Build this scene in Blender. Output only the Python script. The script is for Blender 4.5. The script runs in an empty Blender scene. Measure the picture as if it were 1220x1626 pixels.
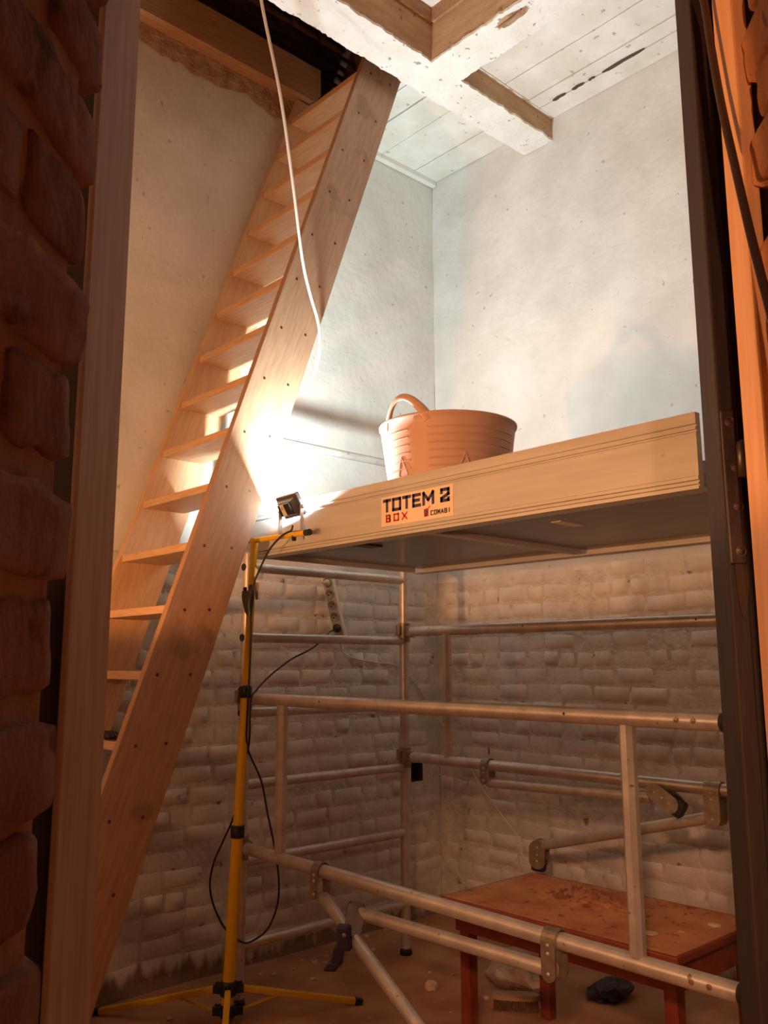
import bpy, bmesh, math, random
from mathutils import Vector, Matrix, noise
R = random.Random(7)

# ------------------------------------------------------------------ camera, world, lights, exposure
scene = bpy.context.scene
scene.view_settings.view_transform = 'Standard'
scene.view_settings.look = 'None'
scene.view_settings.gamma = 1.0
scene.view_settings.use_curve_mapping = False
scene.view_settings.exposure = 0.0

cam_d = bpy.data.cameras.new('camera')
cam = bpy.data.objects.new('camera', cam_d)
scene.collection.objects.link(cam)
scene.camera = cam
cam_d.sensor_fit = 'VERTICAL'
cam_d.sensor_height = 36.0
cam_d.lens = 36.0 * 1400.0 / 1626.0
cam_d.clip_start = 0.02
YAW, PITCH, ROLL = math.radians(47.3), math.radians(9.78), math.radians(0.15)
_f = Vector((math.cos(PITCH)*math.cos(YAW), math.cos(PITCH)*math.sin(YAW), math.sin(PITCH)))
_r = Vector((math.sin(YAW), -math.cos(YAW), 0))
_d = _f.cross(_r)
_r2 = _r*math.cos(ROLL) + _d*math.sin(ROLL)
_d2 = -_r*math.sin(ROLL) + _d*math.cos(ROLL)
_m = Matrix((_r2, -_d2, -_f)).transposed().to_4x4()
_m.translation = (0, 0, 1.45)
cam.matrix_world = _m

world = bpy.data.worlds.new('world'); scene.world = world
world.use_nodes = True
world.node_tree.nodes['Background'].inputs[0].default_value = (0.9, 0.55, 0.36, 1)
world.node_tree.nodes['Background'].inputs[1].default_value = 0.012

def light(name, kind, loc, energy, color, direction=None, **kw):
    d = bpy.data.lights.new(name, kind); d.energy = energy; d.color = color
    for k, v in kw.items(): setattr(d, k, v)
    o = bpy.data.objects.new(name, d); scene.collection.objects.link(o); o.location = loc
    if direction is not None:
        o.rotation_euler = Vector(direction).to_track_quat('-Z', 'Y').to_euler()
    return o

WARM = (1.0, 0.47, 0.235)
# unseen warm lamp left of the doorway; cone edge imitates a person's shadow
light('warm_room_lamp', 'SPOT', (-0.12, 2.42, 1.45), 165.0, (1.0, 0.44, 0.155), (0.02, 0.02, 1), spot_size=math.radians(173), spot_blend=0.05, shadow_soft_size=0.05)
light('warm_room_fill', 'POINT', (-0.12, 2.42, 1.62), 26.0, WARM, shadow_soft_size=0.10)  # added fill light at the same spot, lifting the dim lower walls
# warm lamp far back in the passage; cone edge imitates the same shadow
light('warm_passage_lamp', 'SPOT', (-3.206, -2.434, 1.42), 430.0, WARM, (0.0, 0.0, 1), spot_size=math.radians(177.6), spot_blend=0.02, shadow_soft_size=0.06)
light('warm_floor_fill', 'SPOT', (-1.099, -0.587, 2.36), 310.0, WARM, (0.0, 0.0, -1), spot_size=math.radians(154), spot_blend=0.10, shadow_soft_size=0.08)  # added fill spot: brightens floor, table and near rails, not the ceiling
# white work lamp on the tripod
LED_POS = Vector((2.20, 2.972, 2.107)); LED_N = Vector((0.84, 0.12, 0.54)).normalized()
light('led_floodlight', 'AREA', LED_POS + LED_N*0.030, 74.0, (0.87, 0.99, 1.0), LED_N, shape='RECTANGLE', size=0.10, size_y=0.075)

# ------------------------------------------------------------------ helpers
COL = scene.collection
AX = Vector((0.72298818, 0.6908604, 0)); UX = Vector((0.6908604, -0.72298818, 0))
def SL(s, l, z): return AX*s + UX*l + Vector((0, 0, z))

def tag(o, label=None, cat=None, group=None, kind=None):
    if label: o['label'] = label
    if cat: o['category'] = cat
    if group: o['group'] = group
    if kind: o['kind'] = kind
    return o

def empty(name, loc, label=None, cat=None, group=None, kind=None):
    o = bpy.data.objects.new(name, None); COL.objects.link(o); o.location = loc
    o.empty_display_size = 0.1
    return tag(o, label, cat, group, kind)

def wloc(o):
    v = Vector((0, 0, 0))
    while o is not None:
        v += o.location; o = o.parent
    return v

class MB:
    def __init__(self): self.v = []; self.f = []; self.sm = []; self.mi = []
    def add(self, vs, fs, smooth=False, mi=0):
        b = len(self.v); self.v += [Vector(v) for v in vs]
        for f in fs: self.f.append(tuple(b+i for i in f)); self.sm.append(smooth); self.mi.append(mi)
        return self
    def box(self, lo, hi, mi=0):
        x0, y0, z0 = lo; x1, y1, z1 = hi
        vs = [(x0,y0,z0),(x1,y0,z0),(x1,y1,z0),(x0,y1,z0),(x0,y0,z1),(x1,y0,z1),(x1,y1,z1),(x0,y1,z1)]
        return self.add(vs, [(0,3,2,1),(4,5,6,7),(0,1,5,4),(1,2,6,5),(2,3,7,6),(3,0,4,7)], mi=mi)
    def obox(self, c, ex, ey, ez, hx, hy, hz, b=0.0, mi=0):
        """oriented box, half sizes, with optional bevel"""
        c = Vector(c); ex = Vector(ex).normalized(); ey = Vector(ey).normalized(); ez = Vector(ez).normalized()
        if b <= 0:
            vs = [c+ex*sx*hx+ey*sy*hy+ez*sz*hz for sx, sy, sz in ((-1,-1,-1),(1,-1,-1),(1,1,-1),(-1,1,-1),(-1,-1,1),(1,-1,1),(1,1,1),(-1,1,1))]
            return self.add(vs, [(0,3,2,1),(4,5,6,7),(0,1,5,4),(1,2,6,5),(2,3,7,6),(3,0,4,7)], mi=mi)
        bm = bmesh.new(); bmesh.ops.create_cube(bm, size=2.0)
        for v in bm.verts: v.co = Vector((v.co.x*hx, v.co.y*hy, v.co.z*hz))
        bmesh.ops.bevel(bm, geom=list(bm.edges), offset=b, segments=2, affect='EDGES', profile=0.5)
        bm.verts.index_update()
        vs = [c+ex*v.co.x+ey*v.co.y+ez*v.co.z for v in bm.verts]
        fs = [tuple(v.index for v in f.verts) for f in bm.faces]; bm.free()
        return self.add(vs, fs, mi=mi)
    def bbox(self, lo, hi, b=0.003, mi=0):
        lo = Vector(lo); hi = Vector(hi); c = (lo+hi)/2; h = (hi-lo)/2
        return self.obox(c, (1,0,0), (0,1,0), (0,0,1), h.x, h.y, h.z, min(b, 0.45*min(h)), mi)
    def tube(self, pts, r, n=14, cap=True, smooth=True, squash=None, mi=0):
        pts = [Vector(p) for p in pts]; rs = r if isinstance(r, (list, tuple)) else [r]*len(pts)
        t0 = (pts[1]-pts[0]).normalized()
        up = Vector((0,0,1)) if abs(t0.z) < 0.9 else Vector((1,0,0))
        a = t0.cross(up).normalized(); b = a.cross(t0).normalized()
        vs = []; prev = t0
        for i, p in enumerate(pts):
            t = (pts[min(i+1, len(pts)-1)]-pts[max(i-1, 0)]).normalized()
            q = prev.rotation_difference(t); a = q @ a; b = q @ b; prev = t
            for k in range(n):
                th = 2*math.pi*(k+0.5)/n
                ca, sa = math.cos(th)*rs[i], math.sin(th)*rs[i]
                if squash: ca *= squash[0]; sa *= squash[1]
                vs.append(p+a*ca+b*sa)
        fs = []
        for i in range(len(pts)-1):
            for k in range(n):
                fs.append((i*n+k, i*n+(k+1) % n, (i+1)*n+(k+1) % n, (i+1)*n+k))
        self.add(vs, fs, smooth, mi)
        if cap:
            self.add(vs[:n], [tuple(range(n))], False, mi); self.add(vs[-n:], [tuple(reversed(range(n)))], False, mi)
        return self
    def lathe(self, c, prof, n=48, mi=0, axis=None):
        """profile list of (r, h) turned about axis through c (closed loop if first==last)"""
        c = Vector(c); ax = Vector(axis or (0,0,1)).normalized()
        up = Vector((1,0,0)) if abs(ax.x) < 0.9 else Vector((0,1,0))
        a = ax.cross(up).normalized(); b = ax.cross(a)
        vs = []; m = len(prof)
        for k in range(n):
            th = 2*math.pi*k/n; d = a*math.cos(th)+b*math.sin(th)
            for r_, h in prof: vs.append(c+d*r_+ax*h)
        fs = []
        for k in range(n):
            for j in range(m-1):
                fs.append((k*m+j, ((k+1) % n)*m+j, ((k+1) % n)*m+j+1, k*m+j+1))
        return self.add(vs, fs, True, mi)
    def prism(self, poly, off, mi=0, smooth=False):
        """poly: 3D points, extruded by vector off"""
        poly = [Vector(p) for p in poly]; off = Vector(off); n = len(poly)
        vs = poly+[p+off for p in poly]
        fs = [tuple(reversed(range(n))), tuple(range(n, 2*n))]
        fs += [(i, (i+1) % n, n+(i+1) % n, n+i) for i in range(n)]
        return self.add(vs, fs, smooth, mi)
    def build(self, name, mats, parent=None, label=None, cat=None, group=None, kind=None, origin=None, fixn=True):
        me = bpy.data.meshes.new(name)
        xs = [v.x for v in self.v]; ys = [v.y for v in self.v]; zs = [v.z for v in self.v]
        c = Vector(origin) if origin is not None else Vector(((min(xs)+max(xs))/2, (min(ys)+max(ys))/2, (min(zs)+max(zs))/2 if parent else min(zs)))
        me.from_pydata([v-c for v in self.v], [], self.f)
        me.polygons.foreach_set('use_smooth', self.sm); me.polygons.foreach_set('material_index', self.mi)
        for m in (mats if isinstance(mats, (list, tuple)) else [mats]): me.materials.append(m)
        if fixn:
            bm = bmesh.new(); bm.from_mesh(me); bmesh.ops.recalc_face_normals(bm, faces=bm.faces); bm.to_mesh(me); bm.free()
        me.update()
        o = bpy.data.objects.new(name, me); COL.objects.link(o)
        if parent: o.parent = parent; o.location = c-wloc(parent)
        else: o.location = c
        return tag(o, label, cat, group, kind)

def spline(pts, k=6):
    """Catmull-Rom through the points"""
    P = [Vector(p) for p in pts]; P = [P[0]*2-P[1]]+P+[P[-1]*2-P[-2]]; out = []
    for i in range(1, len(P)-2):
        p0, p1, p2, p3 = P[i-1:i+3]
        for j in range(k):
            t = j/k
            out.append(0.5*((2*p1)+(p2-p0)*t+(2*p0-5*p1+4*p2-p3)*t*t+(3*p1-p0-3*p2+p3)*t**3))
    out.append(P[-2]); return out

# ------------------------------------------------------------------ materials
def mat(name, c1, c2=None, rough=0.7, metal=0.0, scale=6.0, stretch=(1,1,1), rot=(0,0,0), bump=0.0, bscale=40.0,
        contrast=(0.35, 0.65), spots=None, detail=5.0, spec=0.5, bdist=0.004, local=False, low=None):
    m = bpy.data.materials.new(name); m.use_nodes = True
    nt = m.node_tree; N = nt.nodes; Lk = nt.links; bs = N['Principled BSDF']
    bs.inputs['Roughness'].default_value = rough; bs.inputs['Metallic'].default_value = metal
    bs.inputs['Specular IOR Level'].default_value = spec
    if local:
        tc = N.new('ShaderNodeTexCoord'); src = tc.outputs['Object']
    else:
        g = N.new('ShaderNodeNewGeometry'); src = g.outputs['Position']
    mp = N.new('ShaderNodeMapping'); mp.inputs['Scale'].default_value = stretch; mp.inputs['Rotation'].default_value = rot
    mp.vector_type = 'TEXTURE' if rot != (0,0,0) else 'POINT'
    if mp.vector_type == 'TEXTURE': mp.inputs['Scale'].default_value = tuple(1.0/s for s in stretch)
    Lk.new(src, mp.inputs['Vector'])
    col = None
    if c2 is not None:
        n1 = N.new('ShaderNodeTexNoise'); n1.inputs['Scale'].default_value = scale; n1.inputs['Detail'].default_value = detail
        Lk.new(mp.outputs[0], n1.inputs['Vector'])
        rp = N.new('ShaderNodeMapRange'); rp.inputs['From Min'].default_value = contrast[0]; rp.inputs['From Max'].default_value = contrast[1]
        Lk.new(n1.outputs['Fac'], rp.inputs['Value'])
        mx = N.new('ShaderNodeMix'); mx.data_type = 'RGBA'
        mx.inputs[6].default_value = (*c1, 1); mx.inputs[7].default_value = (*c2, 1)
        Lk.new(rp.outputs[0], mx.inputs[0]); col = mx.outputs[2]
    if spots:
        sc_, th, cs, amt = spots
        n2 = N.new('ShaderNodeTexNoise'); n2.inputs['Scale'].default_value = sc_; n2.inputs['Detail'].default_value = 4.0
        Lk.new(src, n2.inputs['Vector'])
        r2 = N.new('ShaderNodeMapRange'); r2.inputs['From Min'].default_value = th; r2.inputs['From Max'].default_value = th+0.05
        r2.inputs['To Max'].default_value = amt
        Lk.new(n2.outputs['Fac'], r2.inputs['Value'])
        m2 = N.new('ShaderNodeMix'); m2.data_type = 'RGBA'
        if col is not None: Lk.new(col, m2.inputs[6])
        else: m2.inputs[6].default_value = (*c1, 1)
        m2.inputs[7].default_value = (*cs, 1); Lk.new(r2.outputs[0], m2.inputs[0]); col = m2.outputs[2]
    if low:
        # grime with its own ragged outline along the foot of the wall
        zt, cl = low
        sp = N.new('ShaderNodeSeparateXYZ'); Lk.new(src, sp.inputs[0])
        n3 = N.new('ShaderNodeTexNoise'); n3.inputs['Scale'].default_value = 9.0; n3.inputs['Detail'].default_value = 6.0
        mp3 = N.new('ShaderNodeMapping'); mp3.inputs['Scale'].default_value = (2.2, 2.2, 0.5)
        Lk.new(src, mp3.inputs[0]); Lk.new(mp3.outputs[0], n3.inputs['Vector'])
        ma = N.new('ShaderNodeMath'); ma.operation = 'MULTIPLY_ADD'; ma.inputs[1].default_value = -0.30; ma.inputs[2].default_value = 0.15
        Lk.new(n3.outputs['Fac'], ma.inputs[0])
        ad = N.new('ShaderNodeMath'); ad.operation = 'ADD'; Lk.new(sp.outputs[2], ad.inputs[0]); Lk.new(ma.outputs[0], ad.inputs[1])
        r3 = N.new('ShaderNodeMapRange'); r3.inputs['From Min'].default_value = zt; r3.inputs['From Max'].default_value = zt+0.05
        r3.inputs['To Min'].default_value = 0.85; r3.inputs['To Max'].default_value = 0.0
        Lk.new(ad.outputs[0], r3.inputs['Value'])
        m3 = N.new('ShaderNodeMix'); m3.data_type = 'RGBA'
        if col is not None: Lk.new(col, m3.inputs[6])
        else: m3.inputs[6].default_value = (*c1, 1)
        m3.inputs[7].default_value = (*cl, 1); Lk.new(r3.outputs[0], m3.inputs[0]); col = m3.outputs[2]
    if col is not None: Lk.new(col, bs.inputs['Base Color'])
    else: bs.inputs['Base Color'].default_value = (*c1, 1)
    if bump > 0:
        n4 = N.new('ShaderNodeTexNoise'); n4.inputs['Scale'].default_value = bscale; n4.inputs['Detail'].default_value = 6.0
        Lk.new(mp.outputs[0], n4.inputs['Vector'])
        b = N.new('ShaderNodeBump'); b.inputs['Strength'].default_value = bump; b.inputs['Distance'].default_value = bdist
        Lk.new(n4.outputs['Fac'], b.inputs['Height']); Lk.new(b.outputs[0], bs.inputs['Normal'])
    return m

M = {}
M['paint'] = mat('whitewash', (0.66,0.64,0.59), (0.78,0.765,0.72), 0.85, scale=3.0, bump=0.7, bscale=20, spots=(24.0,0.685,(0.30,0.24,0.18),0.55), bdist=0.008, low=(0.05,(0.24,0.16,0.115)))
M['paint_j'] = mat('whitewash_joint', (0.58,0.535,0.475), (0.72,0.68,0.62), 0.9, scale=16.0, bump=1.0, bscale=40, spots=(12.0,0.66,(0.16,0.10,0.07),0.8), bdist=0.008, low=(0.05,(0.24,0.16,0.115)))
M['paint_b'] = mat('whitewash_brick', (0.64,0.60,0.55), (0.76,0.72,0.67), 0.85, scale=8.0, bump=0.7, bscale=45, spots=(14.0,0.70,(0.25,0.18,0.13),0.6), low=(0.05,(0.24,0.16,0.115)))
M['ceil'] = mat('whitewashed_boards', (0.72,0.69,0.61), (0.84,0.83,0.79), 0.85, scale=5.0, bump=0.6, bscale=35, spots=(22.0,0.66,(0.25,0.19,0.13),0.6))
M['skin'] = mat('white_paint_skin', (0.86,0.85,0.83), (0.78,0.75,0.69), 0.8, scale=7.0, bump=0.8, bscale=50, spots=(26.0,0.655,(0.20,0.16,0.12),0.75), bdist=0.008)
M['tan'] = mat('bare_timber_tan', (0.46,0.28,0.15), (0.58,0.37,0.22), 0.85, scale=5.0, stretch=(1,1,4), bump=0.4, bscale=40, spots=(30.0,0.66,(0.18,0.11,0.06),0.7))
M['mortar'] = mat('rough_brown_mortar', (0.34,0.20,0.11), (0.52,0.36,0.23), 0.95, scale=18, bump=1.0, bscale=60, bdist=0.015)
M['floor'] = mat('dusty_floor', (0.36,0.165,0.085), (0.54,0.29,0.16), 0.95, scale=3.5, bump=0.6, bscale=60, spots=(16.0,0.64,(0.46,0.31,0.20),0.6))
SLOPE = math.radians(70.7)
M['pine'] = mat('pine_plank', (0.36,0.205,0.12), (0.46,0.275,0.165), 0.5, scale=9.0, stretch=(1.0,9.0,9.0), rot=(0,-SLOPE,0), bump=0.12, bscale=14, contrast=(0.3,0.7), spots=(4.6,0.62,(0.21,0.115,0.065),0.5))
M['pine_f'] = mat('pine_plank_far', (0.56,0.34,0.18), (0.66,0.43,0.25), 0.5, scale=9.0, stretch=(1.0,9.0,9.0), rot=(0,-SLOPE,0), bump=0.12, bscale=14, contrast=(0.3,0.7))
M['pine_t'] = mat('pine_tread', (0.54,0.33,0.18), (0.66,0.44,0.27), 0.55, scale=9.0, stretch=(9.0,1.0,9.0), bump=0.12, bscale=14, contrast=(0.3,0.7))
M['beamwood'] = mat('old_beam_wood', (0.34,0.18,0.09), (0.44,0.25,0.13), 0.8, scale=7.0, stretch=(1,8,8), bump=0.3, bscale=12)
M['screw'] = mat('dark_screw', (0.10,0.06,0.045), None, 0.5, 0.6)
M['alu'] = mat('scuffed_aluminium', (0.70,0.66,0.61), (0.56,0.52,0.48), 0.40, 0.55, scale=14, bump=0.15, bscale=70, spots=(40.0,0.68,(0.16,0.11,0.08),0.8), bdist=0.002)
M['alu_flat'] = mat('brushed_aluminium', (0.60,0.575,0.555), (0.52,0.495,0.475), 0.5, 0.35, scale=6, stretch=(1,0.3,6), bump=0.05, bscale=60, spots=(9.0,0.71,(0.25,0.2,0.16),0.5))
M['zinc'] = mat('zinc_plate', (0.40,0.35,0.27), (0.30,0.25,0.19), 0.45, 0.7, scale=30, bump=0.1, bscale=80)
M['rubber'] = mat('black_rubber', (0.022,0.020,0.022), None, 0.6)
M['lever'] = mat('violet_plastic', (0.045,0.030,0.085), None, 0.45)
M['deck'] = mat('dark_deck_ply', (0.11,0.10,0.095), (0.17,0.155,0.145), 0.28, scale=5, stretch=(6,1,6), bump=0.05, bscale=30)
M['yellow'] = mat('yellow_enamel', (0.80,0.47,0.015), None, 0.38, spots=(25,0.70,(0.40,0.22,0.03),0.6))
M['black'] = mat('black_plastic', (0.018,0.017,0.018), None, 0.45)
M['lampgrey'] = mat('grey_lamp_metal', (0.10,0.10,0.11), None, 0.45, 0.2)
M['lampsilver'] = mat('silver_lamp_metal', (0.55,0.55,0.56), None, 0.4, 0.5)
M['white'] = mat('white_plastic', (0.80,0.77,0.70), None, 0.45)
M['cream'] = mat('cream_plastic', (0.74,0.68,0.56), (0.66,0.60,0.48), 0.5, scale=20)
M['ivory'] = mat('ivory_socket', (0.42,0.36,0.27), None, 0.5)
M['tub'] = mat('flexible_rubber_tub', (0.60,0.365,0.265), (0.64,0.40,0.30), 0.55, scale=8)
M['sticker'] = mat('sticker_cream', (0.85,0.68,0.52), None, 0.5)
M['navy'] = mat('navy_ink', (0.035,0.03,0.085), None, 0.5)
M['red'] = mat('red_ink', (0.62,0.04,0.03), None, 0.5)
M['tablewood'] = mat('red_painted_wood', (0.20,0.035,0.018), (0.28,0.06,0.03), 0.5, scale=12, bump=0.1, bscale=50)
M['dust'] = mat('brick_dust', (0.50,0.19,0.08), (0.66,0.31,0.155), 0.95, scale=7, bump=1.0, bscale=70, spots=(26,0.62,(0.20,0.085,0.045),0.75))
M['clod'] = mat('dark_clod', (0.24,0.10,0.05), (0.36,0.16,0.08), 0.95, scale=30, bump=0.8, bscale=90)
M['crumb'] = mat('pale_plaster_crumb', (0.62,0.46,0.33), (0.74,0.60,0.45), 0.95, scale=30, bump=0.6, bscale=80)
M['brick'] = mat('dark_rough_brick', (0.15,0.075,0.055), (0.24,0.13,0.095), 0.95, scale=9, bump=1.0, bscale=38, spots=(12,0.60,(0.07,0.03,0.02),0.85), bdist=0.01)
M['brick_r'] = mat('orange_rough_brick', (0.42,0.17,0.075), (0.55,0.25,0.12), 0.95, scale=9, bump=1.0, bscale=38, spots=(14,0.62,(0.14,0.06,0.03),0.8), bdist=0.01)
M['brick_d'] = mat('dark_brick', (0.060,0.028,0.018), (0.10,0.05,0.032), 0.95, scale=9, bump=0.8, bscale=38)  # very dark brown, for the wall above the stairwell
M['joint'] = mat('sandy_joint', (0.26,0.16,0.11), (0.36,0.23,0.15), 0.95, scale=20, bump=1.0, bscale=60)
M['joint_d'] = mat('dark_joint', (0.10,0.05,0.03), (0.14,0.075,0.05), 0.95, scale=20, bump=0.6, bscale=60)
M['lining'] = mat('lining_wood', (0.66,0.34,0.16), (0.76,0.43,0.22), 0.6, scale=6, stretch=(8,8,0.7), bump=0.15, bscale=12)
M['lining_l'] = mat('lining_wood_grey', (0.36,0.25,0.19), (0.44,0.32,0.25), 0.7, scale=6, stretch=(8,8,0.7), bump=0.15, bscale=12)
M['frame'] = mat('dark_brown_paint', (0.018,0.009,0.005), (0.028,0.014,0.008), 0.7, scale=12, stretch=(4,4,0.7), bump=0.15, bscale=25)
M['iron'] = mat('painted_iron', (0.035,0.017,0.009), (0.05,0.025,0.013), 0.42, scale=20, bump=0.2, bscale=60)
M['cable_br'] = mat('brown_cable', (0.05,0.022,0.012), None, 0.6)
M['cloth'] = mat('pale_bag', (0.62,0.52,0.44), (0.50,0.38,0.30), 0.8, scale=10, bump=0.6, bscale=30)
M['cloth_b'] = mat('dark_blue_bag', (0.04,0.04,0.06), (0.07,0.06,0.075), 0.6, scale=12, bump=0.6, bscale=30)
M['bristle'] = mat('brush_bristle', (0.16,0.09,0.045), (0.24,0.14,0.07), 0.9, scale=60, bump=0.8, bscale=150)
M['brushwood'] = mat('brush_wood', (0.42,0.27,0.15), (0.50,0.34,0.20), 0.7, scale=10)
M['hole'] = mat('hole_dark', (0.09,0.065,0.045), None, 0.95)
M['passage'] = mat('passage_plaster', (0.22,0.12,0.075), (0.28,0.16,0.10), 0.95, scale=4, bump=0.5, bscale=30)
def glow(name, c, s):
    m = bpy.data.materials.new(name); m.use_nodes = True; b = m.node_tree.nodes['Principled BSDF']
    b.inputs['Base Color'].default_value = (*c, 1); b.inputs['Emission Color'].default_value = (*c, 1); b.inputs['Emission Strength'].default_value = s
    return m
M['ledglass'] = glow('lit_led_glass', (0.94,1.0,0.95), 8.0)

# ------------------------------------------------------------------ the room shell
XB, YA, ZC = 4.01, 3.85, 4.67        # right wall plane, back wall plane, boarded ceiling height

def bumpy_grid(o3, eu, ev, nu, nv, amp, sc, normal, hole=None, seed=0.0):
    """a gently uneven sheet; hole = (u0,u1,v0,v1) in grid fractions is skipped"""
    o3 = Vector(o3); eu = Vector(eu); ev = Vector(ev); nn = Vector(normal)
    vs = []; fs = []
    for j in range(nv+1):
        for i in range(nu+1):
            p = o3+eu*(i/nu)+ev*(j/nv)
            vs.append(p+nn*amp*noise.noise(p*sc+Vector((seed, 0, 0))))
    for j in range(nv):
        for i in range(nu):
            fs.append((j*(nu+1)+i, j*(nu+1)+i+1, (j+1)*(nu+1)+i+1, (j+1)*(nu+1)+i))
    return vs, fs

def wall(name, p0, p1, z0, z1, nrm, thick, mats, nu, nv, amp=0.006):
    b = MB(); p0 = Vector((*p0, z0)); p1 = Vector((*p1, z0))
    vs, fs = bumpy_grid(p0, p1-p0, (0, 0, z1-z0), nu, nv, amp, 3.0, nrm)
    b.add(vs, fs, True)
    n = -Vector(nrm)*thick
    q = [p0, p1, p1+Vector((0,0,z1-z0)), p0+Vector((0,0,z1-z0))]
    b.add([p+n*0.15 for p in q]+[p+n for p in q], [(0,1,2,3),(4,5,6,7),(0,1,5,4),(1,2,6,5),(2,3,7,6),(3,0,4,7)])
    return b

o = MB(); vs, fs = bumpy_grid((-2.6,-2.4,0), (7.0,0,0), (0,6.6,0), 90, 90, 0.006, 5.0, (0,0,1)); o.add(vs, fs, True)
o.box((-2.6,-2.4,-0.2), (4.4,4.2,-0.02))
floor = o.build('floor', M['floor'], kind='structure')

# back wall (with a small square hole near the corner)
hx0, hx1, hz0, hz1 = 3.765, 3.862, 0.765, 0.872
b = MB()
xs = [-1.3 + i*((hx0+1.3)/40) for i in range(40)] + [hx0] + [hx1, 3.94, XB]
zs = [0, 0.1, 0.2, 0.3, 0.4, 0.5, 0.6, 0.7, hz0, hz1] + [0.95+0.1*i for i in range(39)]
zs = [z for z in zs if z <= 4.80] + [4.85]
vs = []; fs = []
for z in zs:
    for x in xs:
        edge = x in (hx0, hx1) and z in (hz0, hz1)
        vs.append((x, YA-0.006*noise.noise(Vector((x*3, 0, z*3)))*(0 if edge else 1), z))
nx = len(xs)
for j in range(len(zs)-1):
    for i in range(nx-1):
        if xs[i] == hx0 and zs[j] == hz0: continue
        fs.append((j*nx+i, j*nx+i+1, (j+1)*nx+i+1, (j+1)*nx+i))
b.add(vs, fs, True)
b.add([(hx0,YA,hz0),(hx1,YA,hz0),(hx1,YA,hz1),(hx0,YA,hz1),(hx0,YA+0.10,hz0),(hx1,YA+0.10,hz0),(hx1,YA+0.10,hz1),(hx0,YA+0.10,hz1)],
      [(0,1,5,4),(1,2,6,5),(2,3,7,6),(3,0,4,7),(4,5,6,7)], mi=1)
for k_ in range(len(b.f)):
    if b.mi[k_] == 0 and sum(b.v[i_].z for i_ in b.f[k_])/4 < 1.97 and sum(b.v[i_].x for i_ in b.f[k_])/4 > 1.4: b.mi[k_] = 2
b.box((-1.4,YA+0.14,0), (XB+0.1,YA+0.24,4.85))
wall_back = b.build('wall_back', [M['paint'], M['hole'], M['paint_j']], kind='structure', fixn=False)

b = wall('wall_right', (XB, YA), (XB, -0.2), 0, 4.72, (-1,0,0), 0.22, None, 40, 46)
for k_ in range(len(b.f)):
    if b.sm[k_] and sum(b.v[i_].z for i_ in b.f[k_])/4 < 1.97 and sum(b.v[i_].y for i_ in b.f[k_])/4 > 1.28: b.mi[k_] = 1
wall_right = b.build('wall_right', [M['paint'], M['paint_j']], kind='structure', fixn=False)
wall_left = wall('wall_left', (-1.3, 2.0), (-1.3, YA), 0, 4.9, (1,0,0), 0.2, None, 20, 30).build('wall_left', M['paint'], kind='structure', fixn=False)
wall_near = wall('wall_near', (1.55, -0.2), (XB, -0.2), 0, 4.9, (0,1,0), 0.2, None, 24, 30).build('wall_near', M['paint'], kind='structure', fixn=False)

# whitewashed bricks on the lower walls
def brick_mesh(name, w, h, d, m, seed, rag=0.004, nu=4, nv=2, bev=0.010):
    """front faces -Y in local space, back at y=0; uneven rounded face"""
    rr = random.Random(seed); vs = []; fs = []
    us = [-w/2, -w/2+bev]+[-w/2+bev+(w-2*bev)*(i+1)/nu for i in range(nu-1)]+[w/2-bev, w/2]
    ws = [-h/2, -h/2+bev]+[-h/2+bev+(h-2*bev)*(i+1)/nv for i in range(nv-1)]+[h/2-bev, h/2]
    nu2, nv2 = len(us), len(ws)
    for j, z in enumerate(ws):
        for i, x in enumerate(us):
            e = i in (0, nu2-1) or j in (0, nv2-1)
            y = 0.004 if e else -d*(0.75+0.5*rr.random())
            vs.append((x+rr.uniform(-rag, rag), y, z+rr.uniform(-rag, rag)*0.8))
    for j in range(nv2-1):
        for i in range(nu2-1): fs.append((j*nu2+i, j*nu2+i+1, (j+1)*nu2+i+1, (j+1)*nu2+i))
    me = bpy.data.meshes.new(name); me.from_pydata(vs, [], fs)
    me.polygons.foreach_set('use_smooth', [True]*len(fs)); me.materials.append(m); me.update()
    return me

CH = 0.092
full_m = [brick_mesh('painted_brick', 0.205, 0.080, 0.007, M['paint_b'], 100+i, rag=0.0055, bev=0.0085) for i in range(8)]
half_m = [brick_mesh('painted_brick_half', 0.098, 0.080, 0.007, M['paint_b'], 200+i, nu=2, rag=0.0055, bev=0.0085) for i in range(5)]
def lay_bricks(parent, origin, du, rotz, u0, u1, ncourse, skip=None):
    n = 0; du = Vector(du); pl = wloc(parent)
    for c in range(ncourse):
        z = 0.05 + CH*c + CH/2
        kind = c % 4
        u = u0 + (0.0 if c % 2 == 0 else -0.11) + R.uniform(-0.02, 0.02)
        while u < u1-0.04:
            header = (kind == 3 and R.random() < 0.75) or R.random() < 0.12
            w = 0.110 if header else 0.217
            uc = u+w/2
            if u >= u0-0.03 and u+w <= u1+0.02 and not (skip and skip(uc, z, w)):
                me = R.choice(half_m if header else full_m)
                o = bpy.data.objects.new('brick', me); COL.objects.link(o); o.parent = parent
                o.location = Vector(origin)+du*uc+Vector((0,0,z+R.uniform(-0.006,0.006)))-pl
                o.rotation_euler = (R.uniform(-0.012,0.012), R.uniform(-0.022,0.022), rotz+R.uniform(-0.012,0.012))
                k = R.choice((0.2,0.4,0.55,0.75,1.0))*R.uniform(0.8,1.2)
                o.scale = (R.uniform(0.96,1.02)*R.choice((1,1,-1)), k, R.uniform(0.93,1.03))
                n += 1
            u += w
    return n
lay_bricks(wall_back, (0, YA, 0), (1,0,0), 0.0, 1.52, XB-0.01, 21,
           skip=lambda u, z, w: u+w/2 > hx0-0.005 and u-w/2 < hx1+0.005 and hz0-0.045 < z < hz1+0.045)
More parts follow.
